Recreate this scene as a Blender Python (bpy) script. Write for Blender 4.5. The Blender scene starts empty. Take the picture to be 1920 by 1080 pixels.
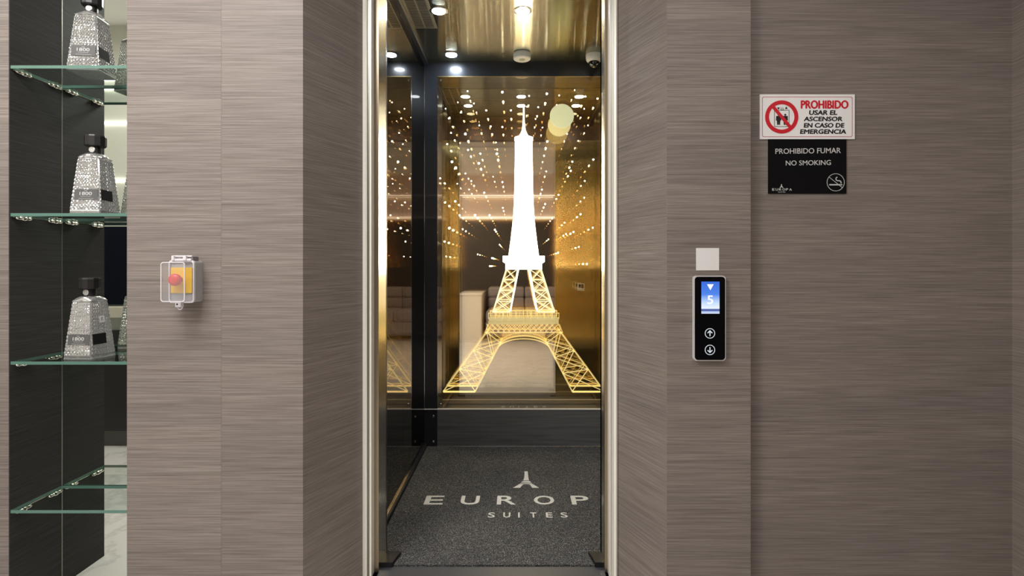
import bpy, bmesh, math, random
from mathutils import Vector, Matrix
random.seed(7)
S = bpy.context.scene
C = S.collection
H = 1.15            # camera height
D1, D2, D3 = 1.72, 1.97, 3.38   # lobby wall face, door frame face, rear wall of the car
CX, CY = 972, 498

# ---------------------------------------------------------------- camera, world, exposure
cam = bpy.data.objects.new('camera', bpy.data.cameras.new('camera'))
C.objects.link(cam)
cam.location = (0, 0, H)
cam.rotation_euler = (math.pi / 2, 0, 0)
cam.data.sensor_width = 36
cam.data.lens = 18.75
cam.data.shift_x = -12 / 1920
cam.data.shift_y = -42 / 1920
cam.data.clip_start = 0.02
S.camera = cam
w = bpy.data.worlds.new('world'); S.world = w
w.use_nodes = True
w.node_tree.nodes['Background'].inputs[0].default_value = (0.9, 0.92, 1, 1)
w.node_tree.nodes['Background'].inputs[1].default_value = 0.02
S.view_settings.view_transform = 'Standard'
S.view_settings.look = 'None'
S.view_settings.gamma = 1
S.view_settings.use_curve_mapping = False
S.view_settings.exposure = 0.0
cy = S.cycles
cy.max_bounces = 24; cy.glossy_bounces = 20; cy.transmission_bounces = 12
cy.transparent_max_bounces = 32; cy.diffuse_bounces = 4
cy.sample_clamp_indirect = 6
cy.use_denoising = True
cy.caustics_reflective = True


def area(name, loc, sx, sy, power, col=(1, .93, .84), rot=(0, 0, 0), spread=None):
    d = bpy.data.lights.new(name, 'AREA'); d.shape = 'RECTANGLE'
    d.size = sx; d.size_y = sy; d.energy = power; d.color = col
    if spread: d.spread = spread
    o = bpy.data.objects.new(name, d); C.objects.link(o)
    o.location = loc; o.rotation_euler = rot
    return o


# ceiling lights of the lobby, plus one unseen fill added at the left
area('lobby_light_and_fill', (-1.15, .60, 2.62), .9, .5, 48, (1, .97, .95))
area('lobby_light_and_fill', (.88, .50, 2.62), .5, .4, 9, (1, .97, .95))
area('lobby_light_and_fill', (-2.3, 1.15, 2.62), .5, .3, 9, (1, .97, .93))  # added fill, no real fitting: brightens the pale pier and the left shelves
area('lobby_light_and_fill', (-1.75, -.7, 2.62), .8, .8, 20, (1, .97, .95))
area('lobby_light_and_fill', (1.1, -.7, 2.62), .6, .8, 4.5, (1, .97, .95))

# ---------------------------------------------------------------- helpers


def X(px, d): return (px - CX) / 1000 * d
def Z(py, d): return H + (CY - py) / 1000 * d


def box(bm, x0, x1, y0, y1, z0, z1, bev=0, mi=0):
    vs = [bm.verts.new(p) for p in ((x0, y0, z0), (x1, y0, z0), (x1, y1, z0), (x0, y1, z0),
                                    (x0, y0, z1), (x1, y0, z1), (x1, y1, z1), (x0, y1, z1))]
    fs = [bm.faces.new([vs[i] for i in q]) for q in ((0, 3, 2, 1), (4, 5, 6, 7), (0, 1, 5, 4), (1, 2, 6, 5), (2, 3, 7, 6), (3, 0, 4, 7))]
    for f in fs: f.material_index = mi
    if bev:
        es = list({e for f in fs for e in f.edges})
        bmesh.ops.bevel(bm, geom=es, offset=bev, segments=2, profile=.5, affect='EDGES')
    return bm


def prism(bm, pts, z0, z1, mi=0):
    """vertical prism from a plan outline of (x, y)"""
    a = [bm.verts.new((p[0], p[1], z0)) for p in pts]
    b = [bm.verts.new((p[0], p[1], z1)) for p in pts]
    n = len(pts)
    fs = [bm.faces.new(a[::-1]), bm.faces.new(b)]
    for i in range(n):
        fs.append(bm.faces.new((a[i], a[(i + 1) % n], b[(i + 1) % n], b[i])))
    for f in fs: f.material_index = mi
    bmesh.ops.recalc_face_normals(bm, faces=fs)
    return bm


def plate(bm, pts, y0, y1, mi=0):
    """upright plate from an outline of (x, z), between two depths"""
    a = [bm.verts.new((p[0], y0, p[1])) for p in pts]
    b = [bm.verts.new((p[0], y1, p[1])) for p in pts]
    n = len(pts)
    fs = [bm.faces.new(a), bm.faces.new(b[::-1])]
    for i in range(n):
        fs.append(bm.faces.new((a[i], b[i], b[(i + 1) % n], a[(i + 1) % n])))
    for f in fs: f.material_index = mi
    bmesh.ops.recalc_face_normals(bm, faces=fs)
    return bm


def rrect(x0, x1, z0, z1, r, n=6):
    out = []
    for cx, cz, a0 in ((x1 - r, z1 - r, 0), (x0 + r, z1 - r, 90), (x0 + r, z0 + r, 180), (x1 - r, z0 + r, 270)):
        for k in range(n + 1):
            a = math.radians(a0 + 90 * k / n)
            out.append((cx + r * math.cos(a), cz + r * math.sin(a)))
    return out


def circ(cx, cz, r, n=40):
    return [(cx + r * math.cos(2 * math.pi * k / n), cz + r * math.sin(2 * math.pi * k / n)) for k in range(n)]


def ring(bm, outer, inner, y0, y1):
    """upright ring between two outlines with the same count of points"""
    n = len(outer)
    V = [[bm.verts.new((p[0], y, p[1])) for p in L] for L in (outer, inner) for y in (y0, y1)]
    o0, o1, i0, i1 = V
    fs = []
    for k in range(n):
        j = (k + 1) % n
        fs += [bm.faces.new((o0[k], o0[j], i0[j], i0[k])), bm.faces.new((o1[k], i1[k], i1[j], o1[j])),
               bm.faces.new((o0[k], o1[k], o1[j], o0[j])), bm.faces.new((i0[k], i0[j], i1[j], i1[k]))]
    bmesh.ops.recalc_face_normals(bm, faces=fs)
    return bm


def bar(bm, p, q, wd, y0, y1):
    """flat bar in an upright plane from p to q, each (x, z)"""
    dx, dz = q[0] - p[0], q[1] - p[1]
    L = math.hypot(dx, dz) or 1e-9
    nx, nz = -dz / L * wd / 2, dx / L * wd / 2
    return plate(bm, [(p[0] + nx, p[1] + nz), (p[0] - nx, p[1] - nz), (q[0] - nx, q[1] - nz), (q[0] + nx, q[1] + nz)], y0, y1)


def lathe(bm, prof, seg=32, c=(0, 0, 0), axis='Z'):
    rings = []
    for r, h in prof:
        L = []
        for k in range(seg):
            a = 2 * math.pi * k / seg
            p = (r * math.cos(a), r * math.sin(a), h)
            if axis == 'Y': p = (p[0], p[2], p[1])
            L.append(bm.verts.new((p[0] + c[0], p[1] + c[1], p[2] + c[2])))
        rings.append(L)
    fs = []
    for a, b in zip(rings, rings[1:]):
        for k in range(seg):
            fs.append(bm.faces.new((a[k], a[(k + 1) % seg], b[(k + 1) % seg], b[k])))
    fs.append(bm.faces.new(rings[0][::-1])); fs.append(bm.faces.new(rings[-1]))
    bmesh.ops.recalc_face_normals(bm, faces=fs)
    return bm


def wpos(o):
    return Vector(o.location) + (wpos(o.parent) if o.parent else Vector((0, 0, 0)))


def obj(name, bm, mats, parent=None, origin=None, smooth=False):
    """link a bmesh (world coordinates) as ONE mesh object"""
    if not isinstance(mats, (list, tuple)): mats = [mats]
    base = wpos(parent) if parent else Vector((0, 0, 0))
    if origin is None:
        if parent: origin = base
        else:
            xs = [v.co for v in bm.verts]
            origin = Vector(((min(v.x for v in xs) + max(v.x for v in xs)) / 2, (min(v.y for v in xs) + max(v.y for v in xs)) / 2, min(v.z for v in xs)))
    origin = Vector(origin)
    for v in bm.verts: v.co -= origin
    me = bpy.data.meshes.new(name); bm.to_mesh(me); bm.free()
    for m in mats: me.materials.append(m)
    if smooth:
        for p in me.polygons: p.use_smooth = True
    o = bpy.data.objects.new(name, me); C.objects.link(o)
    if parent: o.parent = parent
    o.location = origin - base
    return o


def tag(o, label, cat, group=None, kind=None):
    o['label'] = label; o['category'] = cat
    if group: o['group'] = group
    if kind: o['kind'] = kind
    return o


def thing(name, label, cat, loc, group=None):
    o = bpy.data.objects.new(name, None); C.objects.link(o)
    o.empty_display_size = .05; o.location = loc
    return tag(o, label, cat, group)


def struct(name, bm, m, parent=None, label=None):
    o = obj(name, bm, m, parent)
    if not parent: o['kind'] = 'structure'
    if label: o['label'] = label
    return o


def copy_tree(o, parent=None):
    c = o.copy(); C.objects.link(c)
    if parent: c.parent = parent
    for ch in list(o.children): copy_tree(ch, c)
    return c


def B(): return bmesh.new()


def add_text(bm, s, x0, x1, z0, z1, y, bold=.0, skew=0.0, th=.0006, floor=False, spacing=1.0):
    """writing fitted into a box of an upright plane facing -Y (floor=True: lying flat, z0/z1 are then y)"""
    cu = bpy.data.curves.new('t', 'FONT'); cu.body = s; cu.size = 1; cu.space_character = spacing
    cu.resolution_u = 4
    to = bpy.data.objects.new('t', cu); C.objects.link(to)
    dg = bpy.context.evaluated_depsgraph_get(); dg.update()
    me = to.evaluated_get(dg).to_mesh()
    vs = [Vector(v.co) for v in me.vertices]; ps = [list(p.vertices) for p in me.polygons]
    to.to_mesh_clear(); bpy.data.objects.remove(to); bpy.data.curves.remove(cu)
    for v in vs: v.x += skew * v.y
    ax0, ax1 = min(v.x for v in vs), max(v.x for v in vs)
    ay0, ay1 = min(v.y for v in vs), max(v.y for v in vs)
    hgt = abs(z1 - z0); dd = bold * hgt
    fs = []
    steps = [(0, 0)] if not bold else [(-1, 0), (1, 0), (0, .7), (0, -.7)]
    for k, (ox, oz) in enumerate(steps):      # a bold letter is the plain one laid over itself, slightly shifted
        e = k * .00004
        new = []
        for v in vs:
            a = x0 + dd + (v.x - ax0) / (ax1 - ax0) * (x1 - x0 - 2 * dd) + ox * dd
            b = z0 + dd * .7 + (v.y - ay0) / (ay1 - ay0) * (z1 - z0 - 1.4 * dd) + oz * dd
            new.append(bm.verts.new((a, b, y + e) if floor else (a, y - e, b)))
        for p in ps:
            try: fs.append(bm.faces.new([new[i] for i in p]))
            except ValueError: pass
    r = bmesh.ops.extrude_face_region(bm, geom=fs)
    d = Vector((0, 0, -th)) if floor else Vector((0, th, 0))
    bmesh.ops.translate(bm, vec=d, verts=[e for e in r['geom'] if isinstance(e, bmesh.types.BMVert)])
    return bm

# ---------------------------------------------------------------- materials


def mat(name, col=(.5, .5, .5), rough=.5, metal=0, emit=None, es=0, spec=.5, coat=0, trans=0, aniso=0, alpha=1):
    m = bpy.data.materials.new(name); m.use_nodes = True
    p = m.node_tree.nodes['Principled BSDF']
    p.inputs['Base Color'].default_value = (*col, 1)
    p.inputs['Roughness'].default_value = rough
    p.inputs['Metallic'].default_value = metal
    p.inputs['Specular IOR Level'].default_value = spec
    p.inputs['Coat Weight'].default_value = coat
    p.inputs['Transmission Weight'].default_value = trans
    if aniso: p.inputs['Anisotropic'].default_value = aniso
    if emit:
        p.inputs['Emission Color'].default_value = (*emit, 1); p.inputs['Emission Strength'].default_value = es
    return m


class N:
    def __init__(s, m): s.t = m.node_tree; s.p = s.t.nodes.get('Principled BSDF')

    def n(s, kind, **kw):
        x = s.t.nodes.new(kind)
        for k, v in kw.items():
            if k.startswith('i_'): x.inputs[k[2:].replace('_', ' ')].default_value = v
            else: setattr(x, k, v)
        return x

    def l(s, a, b): s.t.links.new(a, b)

    def pos(s, scale, rot=None):
        g = s.n('ShaderNodeNewGeometry'); mp = s.n('ShaderNodeMapping')
        mp.inputs['Scale'].default_value = scale
        if rot: mp.inputs['Rotation'].default_value = rot
        s.l(g.outputs['Position'], mp.inputs['Vector']); return mp.outputs['Vector']

    def noise(s, vec, scale=1, detail=3, rough=.5):
        x = s.n('ShaderNodeTexNoise'); x.inputs['Scale'].default_value = scale
        x.inputs['Detail'].default_value = detail; x.inputs['Roughness'].default_value = rough
        s.l(vec, x.inputs['Vector']); return x.outputs['Fac']

    def ramp(s, f, stops):
        r = s.n('ShaderNodeValToRGB'); e = r.color_ramp.elements
        while len(e) > len(stops): e.remove(e[-1])
        while len(e) < len(stops): e.new(1)
        for a, (p, c) in zip(e, stops): a.position = p; a.color = (*c, 1)
        s.l(f, r.inputs['Fac']); return r.outputs['Color']

    def mix(s, a, b, f, mode='MIX'):
        x = s.n('ShaderNodeMix', data_type='RGBA', blend_type=mode)
        if isinstance(f, (int, float)): x.inputs[0].default_value = f
        else: s.l(f, x.inputs[0])
        for v, i in ((a, 6), (b, 7)):
            if isinstance(v, tuple): x.inputs[i].default_value = (*v, 1)
            else: s.l(v, x.inputs[i])
        return x.outputs[2]

    def bump(s, f, strength=.3, dist=.002):
        b = s.n('ShaderNodeBump'); b.inputs['Strength'].default_value = strength; b.inputs['Distance'].default_value = dist
        s.l(f, b.inputs['Height']); s.l(b.outputs['Normal'], s.p.inputs['Normal'])


def wood(name, dark, mid, light, off=0.0, rough=.5, spec=.3):
    m = mat(name, mid, rough, spec=spec); n = N(m)
    def P(s):
        g = n.n('ShaderNodeNewGeometry'); mp = n.n('ShaderNodeMapping')
        mp.inputs['Scale'].default_value = s; mp.inputs['Location'].default_value = (off, off * .7, off * 1.3)
        n.l(g.outputs['Position'], mp.inputs['Vector']); return mp.outputs['Vector']
    fine = n.noise(P((5, 5, 360)), 1, 3, .62)
    lines = n.noise(P((2.2, 2.2, 130)), 1, 5, .7)
    broad = n.noise(P((.5, .5, 7)), 1, 3, .5)
    a = n.ramp(fine, [(.30, dark), (.5, mid), (.72, light)])
    b = n.ramp(lines, [(.28, (.70, .69, .68)), (.42, (.96, .96, .96)), (.62, (1.02, 1.02, 1.02)), (.8, (1.14, 1.14, 1.14))])
    c = n.mix(a, b, .85, 'MULTIPLY')
    d = n.ramp(broad, [(.3, (.88, .88, .90)), (.7, (1.08, 1.07, 1.06))])
    e = n.mix(c, d, 1.0, 'MULTIPLY')
    n.l(e, n.p.inputs['Base Color'])
    n.bump(fine, .25, .0008)
    return m


WOOD = wood('laminate', (.165, .139, .122), (.232, .199, .178), (.31, .275, .25))
WOOD2 = wood('laminate_b', (.163, .137, .120), (.230, .197, .176), (.305, .27, .246), off=3.1)
WOOD3 = wood('laminate_c', (.160, .135, .118), (.226, .193, .172), (.30, .266, .242), off=7.7)
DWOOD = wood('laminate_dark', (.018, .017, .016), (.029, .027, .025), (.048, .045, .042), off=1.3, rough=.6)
CREAM = mat('cream_metal', (.74, .73, .66), .32, .3)
CREAM2 = mat('polished_edge', (.92, .91, .82), .3, .1)
STEELG = mat('grey_groove', (.24, .24, .19), .35, .6)
BRONZE_STEEL = mat('bronze_steel', (.34, .28, .2), .3, .85)
DARK = mat('dark_metal', (.020, .023, .029), .3, .3, coat=.3)
BLACK = mat('black_rubber', (.008, .008, .009), .5)
CHROME = mat('chrome', (.8, .8, .8), .12, 1)
JAMB = mat('jamb_steel', (.86, .83, .74), .2, 1)
WHITE = mat('white_plastic', (.75, .73, .66), .4)


def brushed(name, col, rough, aniso, rot=0.0, bumpscale=None):
    m = mat(name, col, rough, 1, aniso=aniso); n = N(m)
    t = n.n('ShaderNodeTangent', direction_type='UV_MAP'); t.uv_map = 'brush'
    n.l(t.outputs[0], n.p.inputs['Tangent'])
    n.p.inputs['Anisotropic Rotation'].default_value = rot
    if bumpscale:
        f = n.noise(n.pos(bumpscale), 1, 2, .5)
        n.bump(f, .12, .01)
    return m


def brush_uv(bm, u, v):
    """uv so that the tangent runs along u"""
    L = bm.loops.layers.uv.new('brush')
    for f in bm.faces:
        for l in f.loops: l[L].uv = (l.vert.co.dot(Vector(u)), l.vert.co.dot(Vector(v)))
    return bm




def brushed2(name, col, rough, aniso, bumpscale=None, bs=.1):
    m = bpy.data.materials.new(name); m.use_nodes = True; t = m.node_tree
    t.nodes.remove(t.nodes['Principled BSDF'])
    g = t.nodes.new('ShaderNodeBsdfAnisotropic'); g.inputs['Color'].default_value = (*col, 1)
    g.inputs['Roughness'].default_value = rough; g.inputs['Anisotropy'].default_value = aniso
    ta = t.nodes.new('ShaderNodeTangent'); ta.direction_type = 'UV_MAP'; ta.uv_map = 'brush'
    t.links.new(ta.outputs[0], g.inputs['Tangent'])
    if bumpscale:
        n = N(m); f = n.noise(n.pos(bumpscale), 1, 1, .4)
        b = t.nodes.new('ShaderNodeBump'); b.inputs['Strength'].default_value = bs; b.inputs['Distance'].default_value = .01
        t.links.new(f, b.inputs['Height']); t.links.new(b.outputs['Normal'], g.inputs['Normal'])
    t.links.new(g.outputs[0], t.nodes['Material Output'].inputs[0]); return m


CEILM = brushed2('brushed_ceiling', (.50, .49, .38), .16, -.75, (4, .6, 1), .05)
GOLD = brushed2('brushed_gold', (.82, .69, .36), .17, .74)
HEADM = mat('header_bronze', (.10, .065, .045), .35, .8)
KICK = mat('kick_metal', (.06, .061, .064), .42, .25)
n = N(KICK); f = n.noise(n.pos((3, 3, 60)), 1, 3); n.l(n.ramp(f, [(.3, (.11, .114, .12)), (.8, (.20, .204, .21))]), n.p.inputs['Base Color'])


def glossy_mat(name, col, rough=0.0):
    m = bpy.data.materials.new(name); m.use_nodes = True; t = m.node_tree
    t.nodes.remove(t.nodes['Principled BSDF'])
    g = t.nodes.new('ShaderNodeBsdfAnisotropic'); g.inputs['Color'].default_value = (*col, 1); g.inputs['Roughness'].default_value = rough
    t.links.new(g.outputs[0], t.nodes['Material Output'].inputs[0]); return m


MIRROR_BRONZE = glossy_mat('bronze_mirror', (.93, .84, .66), .0)
MIRROR_DARK = glossy_mat('smoked_mirror', (.42, .40, .37), .0)
MIRROR = glossy_mat('niche_mirror', (.74, .78, .72), .0)


def half_mirror(name, refl, tint, clear):
    m = bpy.data.materials.new(name); m.use_nodes = True; t = m.node_tree
    t.nodes.remove(t.nodes['Principled BSDF'])
    g = t.nodes.new('ShaderNodeBsdfAnisotropic'); g.inputs['Color'].default_value = (*tint, 1); g.inputs['Roughness'].default_value = 0
    tr = t.nodes.new('ShaderNodeBsdfTransparent'); tr.inputs['Color'].default_value = (*clear, 1)
    mx = t.nodes.new('ShaderNodeMixShader'); mx.inputs[0].default_value = refl
    t.links.new(tr.outputs[0], mx.inputs[1]); t.links.new(g.outputs[0], mx.inputs[2])
    t.links.new(mx.outputs[0], t.nodes['Material Output'].inputs[0]); return m


HALF = half_mirror('half_mirror_glass', .45, (.98, .87, .68), (.98, .97, .93))


def clear_glass(name, tint, fr=.06, rough=0.0):
    m = bpy.data.materials.new(name); m.use_nodes = True; t = m.node_tree
    t.nodes.remove(t.nodes['Principled BSDF'])
    g = t.nodes.new('ShaderNodeBsdfAnisotropic'); g.inputs['Roughness'].default_value = rough
    tr = t.nodes.new('ShaderNodeBsdfTransparent'); tr.inputs['Color'].default_value = (*tint, 1)
    lw = t.nodes.new('ShaderNodeFresnel'); lw.inputs[0].default_value = 1.5
    ge = t.nodes.new('ShaderNodeNewGeometry')      # reflect on the outer surface only
    ma = t.nodes.new('ShaderNodeMath'); ma.operation = 'SUBTRACT'; ma.inputs[0].default_value = 1
    mu = t.nodes.new('ShaderNodeMath'); mu.operation = 'MULTIPLY'
    mx = t.nodes.new('ShaderNodeMixShader')
    t.links.new(ge.outputs['Backfacing'], ma.inputs[1]); t.links.new(ma.outputs[0], mu.inputs[0])
    t.links.new(lw.outputs[0], mu.inputs[1]); t.links.new(mu.outputs[0], mx.inputs[0])
    t.links.new(tr.outputs[0], mx.inputs[1]); t.links.new(g.outputs[0], mx.inputs[2])
    t.links.new(mx.outputs[0], t.nodes['Material Output'].inputs[0]); return m


GLASS = clear_glass('shelf_glass', (.93, .97, .95))
GLASS_EDGE = mat('glass_edge', (.11, .22, .175), .2, 0, spec=.5)
COVER = clear_glass('cover_plastic', (.95, .95, .96), rough=.08)
t_ = COVER.node_tree; df = t_.nodes.new('ShaderNodeBsdfDiffuse'); df.inputs[0].default_value = (.85, .83, .86, 1)
mx_ = t_.nodes.new('ShaderNodeMixShader'); mx_.inputs[0].default_value = .07
t_.links.new(t_.nodes['Mix Shader'].outputs[0], mx_.inputs[1]); t_.links.new(df.outputs[0], mx_.inputs[2]); t_.links.new(mx_.outputs[0], t_.nodes['Material Output'].inputs[0])


def emit(name, col, s):
    m = bpy.data.materials.new(name); m.use_nodes = True; t = m.node_tree
    t.nodes.remove(t.nodes['Principled BSDF'])
    e = t.nodes.new('ShaderNodeEmission'); e.inputs[0].default_value = (*col, 1); e.inputs[1].default_value = s
    t.links.new(e.outputs[0], t.nodes['Material Output'].inputs[0]); return m


# ================================================================ THE SETTING
CEIL = 2.70
ZT = 2.70
XL, XR, YB = -3.1, 1.62, -2.2
marble = mat('marble', (.72, .68, .64), .12, spec=.5); n = N(marble)
f = n.noise(n.pos((1.6, 1.6, 1.6)), 1, 6, .6)
n.l(n.ramp(f, [(.3, (.78, .74, .70)), (.48, (.72, .68, .65)), (.5, (.60, .57, .55)), (.53, (.74, .71, .68)), (1, (.8, .77, .74))]), n.p.inputs['Base Color'])
struct('floor', box(B(), XL, XR + .05, YB, D2, -.05, 0), marble)
struct('ceiling', box(B(), XL, XR + .05, YB, D2 + .1, CEIL, CEIL + .05), mat('ceiling_paint', (.8, .78, .74), .8))
WALLW = mat('wall_paint', (.62, .60, .57), .8)
struct('wall_left', box(B(), XL - .05, XL, YB, D1 + .3, 0, CEIL), WALLW)
struct('wall_right', box(B(), XR, XR + .05, YB, 1.75, 0, CEIL), WOOD3)
bm = box(B(), XL, XR + .05, YB - .05, YB, 0, CEIL)
struct('wall_back', bm, mat('pinkish_paint', (.80, .64, .57), .8))
xs = [XL, X(18, D1), X(238, D1), X(415, D1), X(568, D1)]
# front wall: strip left of the niche, then two panels, each with a hairline joint
struct('wall_front_left', box(B(), xs[0], xs[1] - .003, D1, D1 + .02, 0, ZT, .0008), WOOD)
struct('wall_front_middle', box(B(), xs[2], xs[3] - .0001, D1, D1 + .02, 0, ZT), WOOD)
struct('wall_front_centre', box(B(), xs[3] + .0001, xs[4], D1 + .0003, D1 + .02, 0, ZT), WOOD2)
# splayed reveals beside the door
xa, xb = X(568, D1), X(682, D2)
struct('wall_reveal_left', prism(B(), [(xa, D1 + .0005), (xb, D2), (xb, D2 + .02), (xa - .015, D1 + .02)], 0, ZT), WOOD2)
xc, xd = X(1250, D1), X(1157, D2)
struct('wall_reveal_right', prism(B(), [(xc, D1 + .0005), (xc + .015, D1 + .02), (xd, D2 + .02), (xd, D2)], 0, ZT), WOOD3)
xe = X(1408, D1)
struct('wall_front_right', box(B(), xc, xe, D1, D1 + .06, 0, ZT, .0012), WOOD)
struct('wall_front_far_right', box(B(), xe, XR, 1.75, 1.80, 0, ZT), WOOD3)
# niche shell: dark side walls and a mirror back
nb = 1.917
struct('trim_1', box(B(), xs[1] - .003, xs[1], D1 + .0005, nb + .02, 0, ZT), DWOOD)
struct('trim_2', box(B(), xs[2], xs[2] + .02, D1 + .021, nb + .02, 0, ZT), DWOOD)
struct('trim_5', box(B(), xs[1], xs[1] + .0011, nb - .0011, nb, 0, ZT), mat('mirror_edge', (.5, .48, .42), .3, .9))
struct('trim_3', box(B(), xs[1], xs[2], nb, nb + .01, 0, ZT), MIRROR)

# lobby behind the camera, seen in the mirrors
LEDS = emit('warm_strip', (1, .95, .88), 6)
obj_ = struct('trim_4', box(B(), -1.6, XR, YB, YB + .03, .0, 1.93), mat('dark_panel', (.05, .042, .038), .35))
o = obj('light_strip', box(B(), -1.55, XR - .02, YB + .0, YB + .035, 1.958, 1.966), mat_strip := emit('soft_strip', (1, .93, .85), 3))
tag(o, 'warm light strip along the top of the dark panel behind the sofa', 'light strip')
o = obj('light_strip', box(B(), -1.55, XR - .02, YB + .0, YB + .02, 2.325, 2.331), mat_strip)
tag(o, 'warm light strip high on the pinkish wall behind the sofa', 'light strip')

# ---------------------------------------------------------------- door frame of the landing
dr = struct('door_1', prism(B(), [(X(681, D2), D2 - .008), (X(686, D2), D2 - .012), (X(689, D2), D2 - .008), (X(689, D2), D2 + .03), (X(681, D2), D2 + .03)], 0, ZT), CREAM2)
dr['label'] = 'pale metal lift door frame'
def part(name, bm, m, label=None):
    o = obj(name, bm, m, dr)
    if label: o['label'] = label
    return o
part('jamb_groove', box(B(), X(689, D2), X(694, D2), D2 - .002, D2 + .03, 0, ZT), STEELG)
part('jamb_lip', box(B(), X(694, D2), X(697.6, D2), D2 - .010, D2 + .03, 0, ZT, .001), CREAM2)
part('jamb_face', box(B(), X(701, 2.0), X(710, 2.0), 2.0, 2.03, 0, ZT), BRONZE_STEEL)
part('jamb_gap', box(B(), X(697, 2.0), X(701, 2.0), 2.02, 2.03, 0, ZT), BLACK)
xj = X(710, 2.0)
part('jamb_return', brush_uv(prism(B(), [(xj, 2.0), (xj + .0057, 2.086), (xj - .02, 2.086), (xj - .02, 2.03)], 0, ZT), (0, 0, 1), (0, 1, 0)), JAMB, 'polished jamb edge catching the tower light')
# right side
part('jamb_lip', prism(B(), [(X(1151, D2), D2 - .008), (X(1154, D2), D2 - .012), (X(1157, D2), D2 - .008), (X(1157, D2), D2 + .03), (X(1151, D2), D2 + .03)], 0, ZT), CREAM2)
part('jamb_groove', box(B(), X(1144, D2), X(1151, D2), D2 - .003, D2 + .03, 0, ZT), CREAM)
part('jamb_lip', box(B(), X(1142, D2), X(1144, D2), D2 - .008, D2 + .03, 0, ZT), CREAM2)
part('jamb_face', box(B(), X(1134, 2.0), X(1142, 2.0), 2.0, 2.03, 0, ZT), BRONZE_STEEL)
xk = X(1134, 2.0)
part('jamb_return', prism(B(), [(xk, 2.0), (xk + .02, 2.03), (xk + .02, 2.08), (xk + .0005, 2.08)], 0, ZT), JAMB, 'polished jamb edge catching the tower light')
part('door_header', box(B(), X(681, D2), X(1157, D2), D2, D2 + .06, 2.26, ZT), BRONZE_STEEL)
part('door_sill', box(B(), X(710, 2.0), X(1134, 2.0), D2 - .02, 2.035, -.03, .001), mat('sill_steel', (.09, .095, .11), .45, .5))

# ---------------------------------------------------------------- the lift car
XCL, XCR = X(796, D3), .66
ZC = Z(116, D3)           # car ceiling
YF = 2.12                 # inner face of the front returns
car = thing('elevator_car', 'dark framed lift car with smoked mirror side walls and brushed metal ceiling', 'elevator car', ((XCL + XCR) / 2, 2.75, 0))
def cp(name, bm, m, label=None, smooth=False, parent=car):
    o = obj(name, bm, m, parent, smooth=smooth)
    if label: o['label'] = label
    return o
cp('car_floor', box(B(), XCL - .02, XCR + .02, 2.036, D3 + .2, -.04, -.004), mat('car_floor', (.03, .03, .032), .6))
cp('ceiling_panel', brush_uv(box(B(), XCL - .02, XCR + .02, 2.06, D3 + .15, ZC, ZC + .03), (0, 1, 0), (1, 0, 0)), CEILM, 'gold tinted brushed metal ceiling')
seam = 2.74
cp('side_mirror', box(B(), XCL - .02, XCL, YF - .04, seam - .0012, .0, ZC), MIRROR_DARK, 'smoked mirror side wall')
cp('side_mirror', box(B(), XCL - .02, XCL, seam + .0012, D3, .0, ZC), MIRROR_DARK, 'smoked mirror side wall')
cp('side_mirror', box(B(), XCR, XCR + .02, YF - .04, D3, .0, ZC), MIRROR_DARK, 'smoked mirror side wall')
cp('ceiling_beam', box(B(), XCL, XCL + .024, YF, D3, ZC - .024, ZC, .001), DARK)
cp('ceiling_beam', box(B(), XCR - .024, XCR, YF, D3, ZC - .024, ZC, .001), DARK)
xp0, xp1 = X(820, D3), XCR - (X(820, D3) - XCL)
zp0, zp1 = Z(766, D3), Z(143, D3)
cp('corner_post', box(B(), XCL, xp0, D3, D3 + .14, 0, ZC), DARK)
cp('corner_post', box(B(), xp1, XCR, D3, D3 + .14, 0, ZC), DARK)
cp('rear_beam', box(B(), xp0, xp1, D3, D3 + .14, zp1, ZC), DARK)
cp('kick_panel', box(B(), xp0, xp1, D3 - .004, D3 + .14, 0.0, zp0 - .006, .001), KICK)
cp('chrome_strip', box(B(), XCL, XCR, D3 - .006, D3 + .01, zp0 - .006, zp0 - .001), mat('satin_strip', (.92, .92, .90), .5, 0))
cp('chrome_strip', box(B(), XCL, XCL + .0015, D3 - .0015, D3, .25, Z(120, D3)), CHROME)
cp('skirting', box(B(), XCL, XCL + .014, YF, D3 - .006, 0, .026, .001), DARK)
cp('skirting', box(B(), XCL, XCL + .006, YF, D3 - .006, .026, .031, .001), CHROME, 'thin chrome edge on the skirting')
cp('base_strip', box(B(), XCL + .014, XCR - .014, D3 - .007, D3 - .004, 0, .007, .001), CHROME)
cp('skirting', box(B(), XCR - .014, XCR, YF, D3 - .006, 0, .026, .001), DARK)
for pxx, pyy in ((813, 781), (813, 828)):
    for sx in (X(pxx, D3), XCR - (X(pxx, D3) - XCL)):
        cp('screw', lathe(B(), [(.0085, 0), (.0085, -.003), (.0055, -.006)], 16, (sx, D3 - .004 if sx > xp0 and sx < xp1 else D3, Z(pyy, D3)), 'Y'), CHROME)
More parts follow.
